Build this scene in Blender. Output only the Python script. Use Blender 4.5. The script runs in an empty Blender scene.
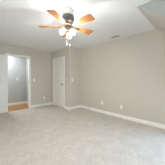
import bpy, bmesh, math
from math import sin, cos, pi, radians
from mathutils import Vector, Matrix

scene = bpy.context.scene
COL = scene.collection

# ------------------------------------------------------------------ camera
cam_data = bpy.data.cameras.new('camera')
cam_data.sensor_width = 36.0
cam_data.lens = 36.0 * 115.15 / 165.0
cam_data.shift_y = -0.0241
cam_data.clip_start = 0.02
cam = bpy.data.objects.new('camera', cam_data)
cam.location = (0, 0, 1.2077)
cam.rotation_euler = (pi / 2, 0, -0.77718515)
COL.objects.link(cam)
scene.camera = cam

# ------------------------------------------------------------------ world, daylight, fill lights, exposure
world = bpy.data.worlds.new('sky')
world.use_nodes = True
bg = world.node_tree.nodes['Background']
bg.inputs['Color'].default_value = (0.72, 0.86, 1.0, 1)
bg.inputs['Strength'].default_value = 0.6
scene.world = world

scene.view_settings.view_transform = 'Standard'
scene.view_settings.look = 'None'
scene.view_settings.gamma = 1.0
scene.view_settings.use_curve_mapping = False
scene.view_settings.exposure = 0.27
scene.cycles.use_denoising = True
scene.cycles.max_bounces = 12
scene.cycles.diffuse_bounces = 8

DAY_BEHIND, FILL_SIDE, FILL_LEFT, HALL_FILL, BULB = 26.0, 47.0, 28.0, 23.0, 1170.0
DAY_COL = (0.97, 1.0, 0.96)
BULB_COL = (1.0, 0.985, 0.95)


def area_light(name, loc, rot, sx, sy, power, color, spread=140):
    d = bpy.data.lights.new(name, 'AREA')
    d.shape = 'RECTANGLE'
    d.size, d.size_y = sx, sy
    d.energy = power
    d.color = color
    d.spread = radians(spread)
    o = bpy.data.objects.new(name, d)
    o.location = loc
    o.rotation_euler = rot
    COL.objects.link(o)
    return o


# daylight standing outside the window behind the camera
area_light('daylight_behind_window', (0.82, -1.95, 1.65), (radians(68), 0, radians(-26)), 1.9, 1.4, DAY_BEHIND, DAY_COL, 110)
area_light('fill_light_left', (-1.72, 1.6, 1.5), (0, radians(-84), 0), 1.3, 1.9, FILL_LEFT, (1.0, 0.94, 0.86))  # added fill outside an invented left window, lifts the ambient light
area_light('fill_light_side', (3.55, -0.55, 0.95), (0, radians(72), radians(-42)), 0.8, 0.8, FILL_SIDE, (0.42, 0.66, 1.0), 110)  # added blue fill outside an invented low window, brightens the right carpet


# ------------------------------------------------------------------ materials
def material(name, color, rough=0.5, metal=0.0, spec=None):
    m = bpy.data.materials.new(name)
    m.use_nodes = True
    b = m.node_tree.nodes['Principled BSDF']
    b.inputs['Base Color'].default_value = (*color, 1)
    b.inputs['Roughness'].default_value = rough
    b.inputs['Metallic'].default_value = metal
    if spec is not None:
        b.inputs['Specular IOR Level'].default_value = spec
    return m


def nodes_of(m):
    nt = m.node_tree
    return nt, nt.nodes, nt.links, nt.nodes['Principled BSDF']


def noisy(m, c1, c2, scale, detail=4, lo=0.35, hi=0.65, bump=0.0, bump_scale=None, dist=0.002, stretch=None, rough=0.6):
    nt, N, L, b = nodes_of(m)
    tc = N.new('ShaderNodeTexCoord')
    src = tc.outputs['Object']
    if stretch:
        mp = N.new('ShaderNodeMapping')
        mp.inputs['Scale'].default_value = stretch
        L.new(src, mp.inputs['Vector'])
        src = mp.outputs['Vector']
    n = N.new('ShaderNodeTexNoise')
    n.inputs['Scale'].default_value = scale
    n.inputs['Detail'].default_value = detail
    n.inputs['Roughness'].default_value = rough
    L.new(src, n.inputs['Vector'])
    r = N.new('ShaderNodeValToRGB')
    r.color_ramp.elements[0].position = lo
    r.color_ramp.elements[1].position = hi
    r.color_ramp.elements[0].color = (*c1, 1)
    r.color_ramp.elements[1].color = (*c2, 1)
    L.new(n.outputs['Fac'], r.inputs['Fac'])
    L.new(r.outputs['Color'], b.inputs['Base Color'])
    if bump:
        n2 = N.new('ShaderNodeTexNoise')
        n2.inputs['Scale'].default_value = bump_scale or scale
        n2.inputs['Detail'].default_value = 3
        L.new(tc.outputs['Object'], n2.inputs['Vector'])
        bp = N.new('ShaderNodeBump')
        bp.inputs['Strength'].default_value = bump
        bp.inputs['Distance'].default_value = dist
        L.new(n2.outputs['Fac'], bp.inputs['Height'])
        L.new(bp.outputs['Normal'], b.inputs['Normal'])
    return m


M_WALL = noisy(material('greige_wall_paint', (0.42, 0.39, 0.35), 0.75, spec=0.25), (0.545, 0.52, 0.466), (0.56, 0.535, 0.481), 1.5, bump=0.08, bump_scale=180)
M_CEIL = noisy(material('white_ceiling_paint', (0.8, 0.8, 0.79), 0.9, spec=0.1), (0.84, 0.86, 0.865), (0.86, 0.88, 0.885), 2.0, bump=0.15, bump_scale=120)
M_CHEEK = noisy(material('cheek_grey', (0.42, 0.44, 0.44), 0.85, spec=0.1), (0.345, 0.37, 0.375), (0.365, 0.39, 0.395), 2.0, bump=0.1, bump_scale=150)
M_HALL = noisy(material('cool_grey_paint', (0.46, 0.48, 0.48), 0.75, spec=0.25), (0.47, 0.495, 0.495), (0.485, 0.51, 0.51), 1.5, bump=0.08, bump_scale=180)
M_BRONZE = noisy(material('aged_bronze', (0.1, 0.08, 0.06), 0.35, 0.9), (0.10, 0.075, 0.055), (0.15, 0.115, 0.085), 40)
M_TRIM = noisy(material('white_trim_paint', (0.8, 0.79, 0.76), 0.35), (0.80, 0.795, 0.77), (0.83, 0.825, 0.80), 3.0)
M_DOOR = noisy(material('white_door_paint', (0.78, 0.77, 0.73), 0.4), (0.76, 0.755, 0.71), (0.79, 0.785, 0.74), 3.0)
M_PLATE = noisy(material('white_plastic', (0.85, 0.84, 0.81), 0.35), (0.83, 0.82, 0.79), (0.86, 0.85, 0.82), 5.0)
M_SLOT = material('dark_slot', (0.03, 0.03, 0.03), 0.7)
M_NICKEL = noisy(material('brushed_nickel', (0.55, 0.53, 0.5), 0.32, 1.0), (0.50, 0.48, 0.44), (0.60, 0.58, 0.54), 40, stretch=(1, 1, 12))
M_PEWTER = noisy(material('dark_pewter', (0.12, 0.12, 0.13), 0.38, 0.85), (0.10, 0.10, 0.115), (0.15, 0.15, 0.165), 30)
M_BRASS = noisy(material('antique_brass', (0.5, 0.4, 0.25), 0.35, 1.0), (0.27, 0.225, 0.165), (0.36, 0.31, 0.24), 30)
M_BLADE = noisy(material('honey_oak', (0.55, 0.26, 0.09), 0.45), (0.38, 0.15, 0.042), (0.50, 0.215, 0.07), 9, detail=6, stretch=(1, 9, 9), lo=0.3, hi=0.7)
M_DUCT = material('duct_dark', (0.05, 0.05, 0.05), 0.8)
M_OUTSIDE = material('window_frame_vinyl', (0.8, 0.8, 0.8), 0.4)

# carpet: fine loop grain, soft mottling and vacuum nap
M_CARPET = material('beige_carpet', (0.5, 0.47, 0.42), 0.95, spec=0.05)
nt, N, L, b = nodes_of(M_CARPET)
tc = N.new('ShaderNodeTexCoord')


def tex_noise(scale, detail, rough=0.6):
    n = N.new('ShaderNodeTexNoise')
    n.inputs['Scale'].default_value = scale
    n.inputs['Detail'].default_value = detail
    n.inputs['Roughness'].default_value = rough
    L.new(tc.outputs['Object'], n.inputs['Vector'])
    return n


na, nb, nc = tex_noise(5.0, 6, 0.72), tex_noise(38, 3), tex_noise(260, 2)


def mix_f(f1, f2, fac):
    mx = N.new('ShaderNodeMix')
    mx.data_type = 'FLOAT'
    mx.inputs[0].default_value = fac
    L.new(f1, mx.inputs[2])
    L.new(f2, mx.inputs[3])
    return mx.outputs[0]


h = mix_f(na.outputs['Fac'], nb.outputs['Fac'], 0.55)
rp = N.new('ShaderNodeValToRGB')
rp.color_ramp.elements[0].position = 0.38
rp.color_ramp.elements[1].position = 0.62
rp.color_ramp.elements[0].color = (0.47, 0.43, 0.38, 1)
rp.color_ramp.elements[1].color = (0.64, 0.595, 0.535, 1)
L.new(h, rp.inputs['Fac'])
L.new(rp.outputs['Color'], b.inputs['Base Color'])
bp = N.new('ShaderNodeBump')
bp.inputs['Strength'].default_value = 0.6
bp.inputs['Distance'].default_value = 0.006
L.new(mix_f(nb.outputs['Fac'], nc.outputs['Fac'], 0.5), bp.inputs['Height'])
L.new(bp.outputs['Normal'], b.inputs['Normal'])

# hall floor: planks
M_WOOD = material('oak_plank_floor', (0.5, 0.3, 0.14), 0.35)
nt, N, L, b = nodes_of(M_WOOD)
tc = N.new('ShaderNodeTexCoord')
br = N.new('ShaderNodeTexBrick')
br.inputs['Color1'].default_value = (0.40, 0.20, 0.055, 1)
br.inputs['Color2'].default_value = (0.46, 0.245, 0.075, 1)
br.inputs['Mortar'].default_value = (0.22, 0.11, 0.045, 1)
br.inputs['Scale'].default_value = 1.0
br.inputs['Brick Width'].default_value = 0.9
br.inputs['Row Height'].default_value = 0.083
br.inputs['Mortar Size'].default_value = 0.0015
L.new(tc.outputs['Object'], br.inputs['Vector'])
L.new(br.outputs['Color'], b.inputs['Base Color'])

# frosted glass lamp shade and glowing bulb
M_SHADE = bpy.data.materials.new('frosted_glass')
M_SHADE.use_nodes = True
nt = M_SHADE.node_tree
nt.nodes.clear()
out = nt.nodes.new('ShaderNodeOutputMaterial')
tr = nt.nodes.new('ShaderNodeBsdfTranslucent')
tr.inputs['Color'].default_value = (0.95, 0.93, 0.9, 1)
tp = nt.nodes.new('ShaderNodeBsdfTransparent')
gl = nt.nodes.new('ShaderNodeBsdfGlossy')
gl.inputs['Roughness'].default_value = 0.2
m1 = nt.nodes.new('ShaderNodeMixShader')
m1.inputs[0].default_value = 0.5
m2 = nt.nodes.new('ShaderNodeMixShader')
m2.inputs[0].default_value = 0.05
nt.links.new(tr.outputs[0], m1.inputs[1])
nt.links.new(tp.outputs[0], m1.inputs[2])
nt.links.new(m1.outputs[0], m2.inputs[1])
nt.links.new(gl.outputs[0], m2.inputs[2])
nt.links.new(m2.outputs[0], out.inputs['Surface'])

M_BULB = bpy.data.materials.new('lit_bulb')
M_BULB.use_nodes = True
nt = M_BULB.node_tree
nt.nodes.clear()
out = nt.nodes.new('ShaderNodeOutputMaterial')
em = nt.nodes.new('ShaderNodeEmission')
em.inputs['Color'].default_value = (*BULB_COL, 1)
em.inputs['Strength'].default_value = BULB
nt.links.new(em.outputs[0], out.inputs['Surface'])

# clear window pane
M_PANE = bpy.data.materials.new('window_glass')
M_PANE.use_nodes = True
nt = M_PANE.node_tree
nt.nodes.clear()
out = nt.nodes.new('ShaderNodeOutputMaterial')
tp = nt.nodes.new('ShaderNodeBsdfTransparent')
gl = nt.nodes.new('ShaderNodeBsdfGlossy')
gl.inputs['Roughness'].default_value = 0.02
mx = nt.nodes.new('ShaderNodeMixShader')
mx.inputs[0].default_value = 0.06
nt.links.new(tp.outputs[0], mx.inputs[1])
nt.links.new(gl.outputs[0], mx.inputs[2])
nt.links.new(mx.outputs[0], out.inputs['Surface'])


# ------------------------------------------------------------------ mesh helpers
def box(bm, x0, x1, y0, y1, z0, z1, mat=None):
    vs = [Vector((x, y, z)) for x in (x0, x1) for y in (y0, y1) for z in (z0, z1)]
    if mat is not None:
        vs = [mat @ v for v in vs]
    v = [bm.verts.new(c) for c in vs]
    for f in ((0, 1, 3, 2), (4, 6, 7, 5), (0, 4, 5, 1), (2, 3, 7, 6), (0, 2, 6, 4), (1, 5, 7, 3)):
        bm.faces.new([v[i] for i in f])


def prism(bm, pts, depth, mat):
    """outline pts in local xy, extruded 0..depth along local z, placed by mat"""
    lo = [bm.verts.new(mat @ Vector((x, y, 0))) for x, y in pts]
    hi = [bm.verts.new(mat @ Vector((x, y, depth))) for x, y in pts]
    bm.faces.new(lo[::-1])
    bm.faces.new(hi)
    n = len(pts)
    for i in range(n):
        j = (i + 1) % n
        bm.faces.new((lo[i], lo[j], hi[j], hi[i]))


def lathe(bm, prof, seg=28, mat=Matrix.Identity(4), close=True):
    rings = []
    for r, z in prof:
        rings.append([bm.verts.new(mat @ Vector((r * cos(2 * pi * k / seg), r * sin(2 * pi * k / seg), z))) for k in range(seg)])
    for a, c in zip(rings, rings[1:]):
        for k in range(seg):
            j = (k + 1) % seg
            bm.faces.new((a[k], a[j], c[j], c[k]))
    if close:
        bm.faces.new(rings[0][::-1])
        bm.faces.new(rings[-1])


def tube(bm, pts, r, seg=10):
    pts = [Vector(q) for q in pts]
    rings = []
    for i, q in enumerate(pts):
        t = (pts[min(i + 1, len(pts) - 1)] - pts[max(i - 1, 0)]).normalized()
        a = t.orthogonal().normalized() if i == 0 else (rings_a - t * rings_a.dot(t)).normalized()
        rings_a = a
        c = t.cross(a)
        rr = r[i] if isinstance(r, (list, tuple)) else r
        rings.append([bm.verts.new(q + rr * (a * cos(2 * pi * k / seg) + c * sin(2 * pi * k / seg))) for k in range(seg)])
    for a, c in zip(rings, rings[1:]):
        for k in range(seg):
            j = (k + 1) % seg
            bm.faces.new((a[k], a[j], c[j], c[k]))
    bm.faces.new(rings[0][::-1])
    bm.faces.new(rings[-1])


def make(name, bm, m, parent=None, smooth=False, bevel=0.0):
    bmesh.ops.recalc_face_normals(bm, faces=bm.faces)
    me = bpy.data.meshes.new(name)
    bm.to_mesh(me)
    bm.free()
    me.materials.append(m)
    if smooth:
        for f in me.polygons:
            f.use_smooth = True
    o = bpy.data.objects.new(name, me)
    COL.objects.link(o)
    if parent:
        o.parent = parent
    if bevel:
        bv = o.modifiers.new('bevel', 'BEVEL')
        bv.width = bevel
        bv.segments = 2
        bv.limit_method = 'ANGLE'
    if smooth:
        es = o.modifiers.new('split', 'EDGE_SPLIT')
        es.split_angle = radians(40)
    return o


def structure(name, bm, m, **kw):
    o = make(name, bm, m, **kw)
    o['kind'] = 'structure'
    return o


def thing(name, label, cat, loc=(0, 0, 0), rot=(0, 0, 0), group=None):
    o = bpy.data.objects.new(name, None)
    o.empty_display_size = 0.1
    COL.objects.link(o)
    o.location = loc
    o.rotation_euler = rot
    o['label'] = label
    o['category'] = cat
    if group:
        o['group'] = group
    return o


# ------------------------------------------------------------------ room shell
H = 2.44
XW, YB, XC, YC = 3.3203, 4.8505, 2.7452, 3.5178      # right wall, back wall, closet side, closet front
XL, YR = -1.4, -1.6                                  # left wall, wall behind
YE, XD, SL = 0.762, 2.052, 0.78                      # where the flat ceiling ends and the roof slope comes down
T, G = 0.12, 0.006
DX0, DX1, DZ = 0.975, 1.727, 2.045                   # hall doorway (rough, inside of casing)
CY0, CY1 = 3.875, 4.655                              # closet doorway
zslope = lambda y: H - SL * (YE - y)


def wall_with_hole_x(bm, x0, x1, y0, y1, z1, hx0, hx1, hz0, hz1):
    box(bm, x0, hx0, y0, y1, 0, z1)
    box(bm, hx1, x1, y0, y1, 0, z1)
    box(bm, hx0, hx1, y0, y1, hz1, z1)
    if hz0 > 0:
        box(bm, hx0, hx1, y0, y1, 0, hz0)


def wall_with_hole_y(bm, x0, x1, y0, y1, z1, hy0, hy1, hz0, hz1):
    box(bm, x0, x1, y0, hy0, 0, z1)
    box(bm, x0, x1, hy1, y1, 0, z1)
    box(bm, x0, x1, hy0, hy1, hz1, z1)
    if hz0 > 0:
        box(bm, x0, x1, hy0, hy1, 0, hz0)


bm = bmesh.new(); box(bm, XL - T, XW + T, YR - T, YB + 0.015, -0.1, 0); structure('floor', bm, M_CARPET)

bm = bmesh.new(); wall_with_hole_x(bm, XL - T, XW + T, YB, YB + T, H, DX0 - 0.012, DX1 + 0.012, 0, DZ + 0.012)
structure('wall_back', bm, M_WALL)
bm = bmesh.new(); wall_with_hole_y(bm, XC, XC + T, YC + T, YB, H, CY0 - 0.012, CY1 + 0.012, 0, DZ + 0.012)
structure('wall_closet_side', bm, M_WALL)
bm = bmesh.new(); box(bm, XC, XW, YC, YC + T, 0, H); structure('wall_closet_front', bm, M_WALL)

SY0, SY1, SZ0, SZ1 = -0.95, -0.15, 0.5, 1.15  # opening for the invented side window that lets the fill in
bm = bmesh.new()
wall_with_hole_y(bm, XW, XW + T, YR - T, YB, H, SY0, SY1, SZ0, SZ1)
structure('wall_right', bm, M_WALL)
LY0, LY1, LZ0, LZ1 = 0.6, 2.6, 0.8, 2.15  # opening for the invented left window that lets the fill in
bm = bmesh.new(); wall_with_hole_y(bm, XL - T, XL, YR, YB, H, LY0, LY1, LZ0, LZ1); structure('wall_left', bm, M_WALL)
BX0, BX1, BZ0, BZ1 = -0.2, 1.85, 0.75, 2.2
bm = bmesh.new(); wall_with_hole_x(bm, XL - T, XW, YR - T, YR, H, BX0, BX1, BZ0, BZ1)
structure('wall_behind', bm, M_WALL)
# roof slope painted like the walls, its cheek one even grey, darker than the ceiling
bm = bmesh.new()
prism(bm, [(YE, H), (YR, zslope(YR)), (YR, zslope(YR) + 0.1), (YE - 0.13, H)], XW - XD - 0.012, Matrix(((0, 0, 1, XD + 0.012), (1, 0, 0, 0), (0, 1, 0, 0), (0, 0, 0, 1))))
structure('ceiling_slope', bm, M_WALL)
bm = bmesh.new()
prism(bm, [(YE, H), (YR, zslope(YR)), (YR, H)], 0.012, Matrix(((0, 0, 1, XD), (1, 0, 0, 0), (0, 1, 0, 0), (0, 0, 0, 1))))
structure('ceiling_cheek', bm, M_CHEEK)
bm = bmesh.new(); box(bm, XL - T, XW + T, YR - T, YB + T, H, H + 0.1); structure('ceiling', bm, M_CEIL)


# window behind the camera, and two added for the fill lights
def window(n, mat, w, hgt):
    """local x along the wall, local y outwards, z up, origin at lower left inner corner"""
    bm = bmesh.new()
    for a in ((-0.07, w + 0.07, -0.018, 0, -0.07, 0), (-0.07, w + 0.07, -0.018, 0, hgt, hgt + 0.07), (-0.07, 0, -0.018, 0, 0, hgt), (w, w + 0.07, -0.018, 0, 0, hgt)):
        box(bm, *a)
    f = 0.05
    for a in ((0, w, 0.04, 0.09, 0, f), (0, w, 0.04, 0.09, hgt - f, hgt), (0, f, 0.04, 0.09, f, hgt - f), (w - f, w, 0.04, 0.09, f, hgt - f), (f, w - f, 0.045, 0.085, hgt / 2 - 0.02, hgt / 2 + 0.02)):
        box(bm, *a)
    o = structure('window_%d' % n, bm, M_OUTSIDE)
    o.matrix_world = mat
    bm = bmesh.new(); box(bm, f, w - f, 0.062, 0.068, f, hgt - f)
    make('pane', bm, M_PANE, parent=o)
    return o


window(1, Matrix.Translation((BX1, YR, BZ0)) @ Matrix.Rotation(pi, 4, 'Z'), BX1 - BX0, BZ1 - BZ0)
window(2, Matrix.Translation((XW, SY1, SZ0)) @ Matrix.Rotation(-pi / 2, 4, 'Z'), SY1 - SY0, SZ1 - SZ0)  # unseen window, added to carry the side fill light
window(3, Matrix.Translation((XL, LY0, LZ0)) @ Matrix.Rotation(pi / 2, 4, 'Z'), LY1 - LY0, LZ1 - LZ0)  # unseen window, added to carry the left fill light

# hall beyond the doorway
HX0, HX1, HY = -0.6, 1.98, 5.93
bm = bmesh.new(); box(bm, HX0 - T, HX1 + T, YB + 0.015, HY + T, -0.1, -0.004); structure('floor_hall', bm, M_WOOD)
bm = bmesh.new(); box(bm, HX0, HX1, HY, HY + T, 0, H); structure('wall_hall_back', bm, M_HALL)
bm = bmesh.new(); box(bm, HX1, HX1 + T, YB + T, HY + T, 0, H); structure('wall_hall_right', bm, M_HALL)
bm = bmesh.new(); box(bm, HX0 - T, HX0, YB + T, HY + T, 0, H); structure('wall_hall_left', bm, M_HALL)
bm = bmesh.new(); box(bm, HX0 - T, HX1 + T, YB + T, HY + T, H, H + 0.1); structure('ceiling_hall', bm, M_CEIL)

# ------------------------------------------------------------------ trim
BB = [(0, 0), (0.014, 0), (0.014, 0.075), (0.010, 0.088), (0.006, 0.1), (0, 0.1)]


def baseboard(name, p0, p1, normal):
    """profile x = out from the wall, y = up, run from p0 to p1"""
    p0, p1, n = Vector((*p0, 0)), Vector((*p1, 0)), Vector((*normal, 0))
    run = p1 - p0
    r = run.normalized()
    m = Matrix(((n.x, 0, r.x, p0.x), (n.y, 0, r.y, p0.y), (0, 1, 0, 0), (0, 0, 0, 1)))
    bm = bmesh.new()
    prism(bm, BB, run.length, m)
    return structure(name, bm, M_TRIM)


CW = 0.066
baseboard('baseboard_back', (DX1 + CW, YB), (XC, YB), (0, -1))
baseboard('baseboard_back_left', (XL, YB), (DX0 - CW, YB), (0, -1))
baseboard('baseboard_right', (XW, YR), (XW, YC), (-1, 0))
baseboard('baseboard_closet_front', (XC - 0.014, YC), (XW, YC), (0, -1))
baseboard('baseboard_closet_side', (XC, YC), (XC, CY0 - CW), (-1, 0))
baseboard('baseboard_closet_corner', (XC, CY1 + CW), (XC, YB), (-1, 0))
baseboard('baseboard_left', (XL, YR), (XL, YB), (1, 0))
baseboard('baseboard_hall', (HX0, HY), (HX1, HY), (0, -1))
baseboard('baseboard_hall_right', (HX1, YB + T), (HX1, HY), (-1, 0))


def casing(n, mat, w, hgt, depth):
    """local x along the wall, y out of the room into the wall, z up; origin at the lower left inner corner"""
    bm = bmesh.new()
    box(bm, -CW, 0, -0.018, 0, 0, hgt + CW)
    box(bm, w, w + CW, -0.018, 0, 0, hgt + CW)
    box(bm, 0, w, -0.018, 0, hgt, hgt + CW)
    # jamb lining and stop
    j = 0.012
    box(bm, -j, 0, 0, depth, 0, hgt)
    box(bm, w, w + j, 0, depth, 0, hgt)
    box(bm, -j, w + j, 0, depth, hgt, hgt + j)
    o = structure('trim_%d' % n, bm, M_TRIM, bevel=0.003)
    o.matrix_world = mat
    return o


casing(1, Matrix.Translation((DX0, YB, 0)), DX1 - DX0, DZ, T)
casing(2, Matrix.Translation((XC, CY1, 0)) @ Matrix.Rotation(-pi / 2, 4, 'Z'), CY1 - CY0, DZ, T)
bm = bmesh.new(); box(bm, DX1 - 0.003, DX1, YB + 0.03, YB + 0.058, 1.0, 1.06)
structure('trim_3', bm, M_BRASS)


def door(n, mat, w, hgt, knob_x, hinge_x):
    """six panel leaf: x 0..w, y 0..0.035 (front face at y = 0), z 0..hgt"""
    bm = bmesh.new()
    s, th, d = 0.105, 0.035, 0.012
    rails = [(0, 0.23), (0.86, 1.02), (1.62, 1.72), (hgt - 0.11, hgt)]
    box(bm, 0, w, d, th - d, 0, hgt)
    cx0, cx1 = w / 2 - 0.05, w / 2 + 0.05
    for y0, y1 in ((0, d), (th - d, th)):
        for x0, x1 in ((0, s), (w - s, w)):
            box(bm, x0, x1, y0, y1, 0, hgt)
        for z0, z1 in rails:
            box(bm, s, w - s, y0, y1, z0, z1)
        for (a, z0), (z1, c) in zip(rails, rails[1:]):
            box(bm, cx0, cx1, y0, y1, z0, z1)
    for (a, z0), (z1, c) in zip(rails, rails[1:]):
        for x0, x1 in ((s, cx0), (cx1, w - s)):
            e, e2 = 0.026, 0.06
            for yb, yt in ((d, 0.0035), (th - d, th - 0.0035)):
                lo = [(x0 + e, z0 + e), (x1 - e, z0 + e), (x1 - e, z1 - e), (x0 + e, z1 - e)]
                hi = [(x0 + e2, z0 + e2), (x1 - e2, z0 + e2), (x1 - e2, z1 - e2), (x0 + e2, z1 - e2)]
                lv = [bm.verts.new((x, yb, z)) for x, z in lo]
                hv = [bm.verts.new((x, yt, z)) for x, z in hi]
                bm.faces.new(hv)
                for i in range(4):
                    bm.faces.new((lv[i], lv[(i + 1) % 4], hv[(i + 1) % 4], hv[i]))
    o = structure('door_%d' % n, bm, M_DOOR)
    o.matrix_world = mat
    for sgn in (-1, 1):
        bm = bmesh.new()
        base = Matrix.Translation((knob_x, 0 if sgn < 0 else th, 0.96)) @ Matrix.Rotation(pi / 2 * (1 if sgn < 0 else -1), 4, 'X')
        lathe(bm, [(0.031, 0), (0.031, 0.004), (0.026, 0.008), (0.011, 0.01), (0.011, 0.028), (0.02, 0.036), (0.027, 0.048), (0.026, 0.058), (0.016, 0.065)], 20, base)
        k = make('door_knob', bm, M_BRONZE, parent=o, smooth=True)
    for z in (0.2, 1.02, hgt - 0.2):
        bm = bmesh.new()
        lathe(bm, [(0.006, z - 0.045), (0.0075, z - 0.04), (0.0075, z + 0.04), (0.006, z + 0.045)], 12, Matrix.Translation((hinge_x, -0.006, 0)))
        make('hinge', bm, M_NICKEL, parent=o, smooth=True)
    return o


# hall door swung back against the wall, closet door shut
LW = DX1 - DX0 - 0.006
door(1, Matrix.Translation((DX0 + 0.006, YB - 0.068, 0.012)) @ Matrix.Rotation(radians(182.5), 4, 'Z') @ Matrix.Translation((0, -0.035, 0)), LW, 2.03, LW - 0.07, 0.0)
door(2, Matrix.Translation((XC + 0.004, CY1 - 0.003, 0.01)) @ Matrix.Rotation(-pi / 2, 4, 'Z'), CY1 - CY0 - 0.006, 2.032, CY1 - CY0 - 0.075, -0.002)

# ------------------------------------------------------------------ ceiling fan
FX, FY = 1.278, 1.669
fan = thing('ceiling_fan', 'five-blade ceiling fan with honey oak blades, dark motor and three lit glass shades', 'ceiling fan', (FX, FY, H))
DROP = 0.055
zf = lambda z: z - H - DROP
bm = bmesh.new()
lathe(bm, [(0.100, 0), (0.106, -0.014), (0.106, -0.070), (0.102, -0.096), (0.092, -0.102)], 36)
make('canopy', bm, M_PLATE, fan, smooth=True)
bm = bmesh.new()
lathe(bm, [(0.092, -0.102), (0.102, -0.110), (0.108, -0.126), (0.109, -0.158), (0.106, -0.190), (0.096, -0.206)], 36)
make('motor_housing', bm, M_PEWTER, fan, smooth=True)
bm = bmesh.new()
lathe(bm, [(0.096, -0.206), (0.099, -0.212), (0.090, -0.228), (0.068, -0.240), (0.060, -0.248), (0.078, zf(2.228)), (0.080, zf(2.214)), (0.070, zf(2.207)), (0.046, zf(2.203))], 36)
make('flywheel', bm, M_BRASS, fan, smooth=True)
bm = bmesh.new()
lathe(bm, [(0.046, zf(2.203)), (0.050, zf(2.19)), (0.050, zf(2.150)), (0.042, zf(2.138)), (0.052, zf(2.128)), (0.046, zf(2.112)), (0.024, zf(2.100)), (0.012, zf(2.085)), (0.004, zf(2.075))], 28)
make('switch_housing', bm, M_BRASS, fan, smooth=True)

R0, R1, RB = 0.175, 0.535, 0.056
outline = [(R0, -0.048), (R0 + 0.02, -0.056), (R1 - 0.05, -0.078), (R1 - 0.015, -0.076), (R1 - 0.003, -0.060), (R1, -0.02), (R1, 0.02), (R1 - 0.003, 0.060), (R1 - 0.015, 0.076), (R1 - 0.05, 0.078), (R0 + 0.02, 0.056), (R0, 0.048)]
PITCH = radians(-12)
blade0 = iron0 = None
for k in range(5):
    ang = radians(133 + 72 * k)
    if blade0 is None:
        bm = bmesh.new()
        prism(bm, outline, 0.006, Matrix.Identity(4))
        blade0 = make('blade', bm, M_BLADE, fan, bevel=0.0015)
        bm = bmesh.new()
        # scrolled bracket: two curved arms out to a plate under the blade
        P = Matrix.Rotation(PITCH, 4, 'X')
        prism(bm, [(0.165, -0.028), (0.20, -0.034), (0.235, -0.02), (0.255, 0.0), (0.235, 0.02), (0.20, 0.034), (0.165, 0.028), (0.175, 0)], 0.004, Matrix.Translation((0, 0, -0.0045)))
        for s in (-1, 1):
            tube(bm, [(0.07, 0.010 * s, 0.004), (0.095, 0.026 * s, 0.004), (0.125, 0.034 * s, -0.002), (0.155, 0.026 * s, -0.003), (0.18, 0.012 * s, -0.003)], 0.0055, 8)
        tube(bm, [(0.065, 0, 0.006), (0.12, 0, -0.006), (0.18, 0, -0.004)], 0.007, 8)
        iron0 = make('blade_bracket', bm, M_BRASS, fan)
        b_, i_ = blade0, iron0
    else:
        b_, i_ = blade0.copy(), iron0.copy()
        COL.objects.link(b_); COL.objects.link(i_)
        b_.parent = fan; i_.parent = fan
    for o in (b_, i_):
        o.rotation_mode = 'XYZ'
        o.rotation_euler = (PITCH, 0, ang)
        o.location = (0, 0, zf(2.205))

# three-light kit
for k in range(3):
    a = radians(45.5 + 120 * k)
    dirv = Vector((cos(a), sin(a), 0))
    c0 = Vector((0, 0, zf(2.150)))
    root = c0 + dirv * 0.045
    neck = c0 + dirv * 0.066 + Vector((0, 0, -0.014))
    bm = bmesh.new()
    tube(bm, [root, c0 + dirv * 0.056 + Vector((0, 0, 0.006)), c0 + dirv * 0.063 + Vector((0, 0, 0.0)), neck], 0.007, 10)
    axis = (dirv * 0.66 + Vector((0, 0, -0.75))).normalized()
    q = axis.to_track_quat('Z', 'X').to_matrix().to_4x4()
    m = Matrix.Translation(neck) @ q
    lathe(bm, [(0.008, -0.004), (0.022, 0.0), (0.024, 0.022), (0.018, 0.026)], 20, m)
    arm = make('lamp_arm', bm, M_BRASS, fan, smooth=True)
    bm = bmesh.new()
    lathe(bm, [(0.020, 0.012), (0.027, 0.03), (0.035, 0.052), (0.038, 0.075), (0.038, 0.092), (0.045, 0.110), (0.048, 0.114)], 28, m, close=False)
    make('lamp_shade', bm, M_SHADE, arm, smooth=True)
    bm = bmesh.new()
    lathe(bm, [(0.008, 0.026), (0.009, 0.040), (0.013, 0.055), (0.016, 0.068), (0.014, 0.079), (0.008, 0.086), (0.002, 0.088)], 20, m)
    make('bulb', bm, M_BULB, arm, smooth=True)

# pull chains
for dx, dy, zl in ((-0.018, 0.018, 1.86), (0.020, -0.020, 1.845)):
    bm = bmesh.new()
    tube(bm, [(dx, dy, zf(2.115)), (dx, dy, zf(zl + 0.05))], 0.0016, 6)
    ch = make('pull_chain', bm, M_NICKEL, fan)
    bm = bmesh.new()
    lathe(bm, [(0.002, zf(zl + 0.052)), (0.006, zf(zl + 0.045)), (0.009, zf(zl + 0.02)), (0.007, zf(zl + 0.004)), (0.002, zf(zl))], 14, Matrix.Translation((dx, dy, 0)))
    make('pull_knob', bm, M_PLATE, ch, smooth=True)

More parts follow.
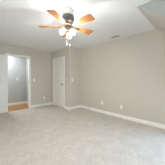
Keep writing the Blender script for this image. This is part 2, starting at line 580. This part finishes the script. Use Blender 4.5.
# ------------------------------------------------------------------ ceiling vent
v = thing('ceiling_vent', 'small white slatted air vent with dark gaps in the ceiling near the long right wall', 'air vent', (3.05, 1.735, H))
bm = bmesh.new()
VX, VY = 0.058, 0.145
for a in ((-VX, VX, -VY, -VY + 0.018), (-VX, VX, VY - 0.018, VY), (-VX, -VX + 0.018, -VY + 0.018, VY - 0.018), (VX - 0.018, VX, -VY + 0.018, VY - 0.018)):
    box(bm, *a, -0.008, 0)
make('frame', bm, M_TRIM, v, bevel=0.002)
bm = bmesh.new(); box(bm, -VX + 0.018, VX - 0.018, -VY + 0.018, VY - 0.018, -0.0015, 0)
make('duct_opening', bm, M_DUCT, v)
slat = None
for k in range(4):
    x = -0.03 + 0.02 * k
    if slat is None:
        bm = bmesh.new(); box(bm, -0.0045, 0.0045, -VY + 0.018, VY - 0.018, -0.0008, 0.0008)
        slat = s_ = make('slat', bm, M_NICKEL, v)
    else:
        s_ = slat.copy(); COL.objects.link(s_); s_.parent = v
    s_.location = (x, 0, -0.006)
    s_.rotation_euler = (0, radians(-40), 0)

# ------------------------------------------------------------------ outlets and switches
def plate_mesh(w=0.072, hgt=0.116):
    bm = bmesh.new()
    box(bm, -w / 2, w / 2, -0.005, 0, -hgt / 2, hgt / 2)
    return bm


def outlet(label, loc, rz):
    t = thing('wall_outlet', label, 'outlet', loc, (0, 0, rz))
    make('cover_plate', plate_mesh(), M_PLATE, t, bevel=0.002)
    for s in (-1, 1):
        bm = bmesh.new()
        box(bm, -0.016, 0.016, -0.008, -0.005, s * 0.026 - 0.014, s * 0.026 + 0.014)
        r = make('receptacle', bm, M_PLATE, t, bevel=0.001)
        bm = bmesh.new()
        for x in (-0.006, 0.006):
            box(bm, x - 0.001, x + 0.001, -0.0084, -0.0078, s * 0.026 - 0.004, s * 0.026 + 0.006)
        box(bm, -0.002, 0.002, -0.0084, -0.0078, s * 0.026 - 0.011, s * 0.026 - 0.007)
        make('slots', bm, M_SLOT, r)
    return t


def switch(label, loc, rz):
    t = thing('light_switch', label, 'light switch', loc, (0, 0, rz))
    make('cover_plate', plate_mesh(), M_PLATE, t, bevel=0.002)
    bm = bmesh.new()
    box(bm, -0.005, 0.005, -0.014, -0.005, -0.011, 0.011, Matrix.Rotation(radians(14), 4, 'X'))
    make('toggle', bm, M_PLATE, t, bevel=0.001)
    return t


outlet('white wall outlet on the back wall between the hall doorway and the closet door', (2.384, YB, 0.353), 0)
outlet('white outlet on the long right wall, the one nearer the closet corner', (XW, 2.40, 0.36), -pi / 2)
outlet('white outlet on the long right wall, the one farther from the closet corner', (XW, 1.68, 0.336), -pi / 2)
switch('white light switch on the back wall just right of the hall doorway', (1.929, YB, 1.146), 0)
switch('white light switch on the narrow closet front beside the long right wall', (2.891, YC, 1.157), 0)
switch('white light switch on the hall wall, seen through the open doorway', (1.590, HY, 1.186), 0)

# lamp added out of view to light the hall
t = thing('added_hall_lamp', 'unseen round lamp added to light the hall beyond the open doorway', 'ceiling lamp', (0.95, 5.5, H))
bm = bmesh.new(); lathe(bm, [(0.14, 0), (0.145, -0.012), (0.13, -0.02)], 28); make('lamp_base', bm, M_NICKEL, t, smooth=True)
d = bpy.data.lights.new('added_hall_light', 'AREA')
d.shape = 'DISK'; d.size = 0.26; d.energy = HALL_FILL; d.color = (0.95, 0.97, 1.0)
o = bpy.data.objects.new('added_hall_light', d); COL.objects.link(o); o.parent = t; o.location = (0, 0, -0.03)
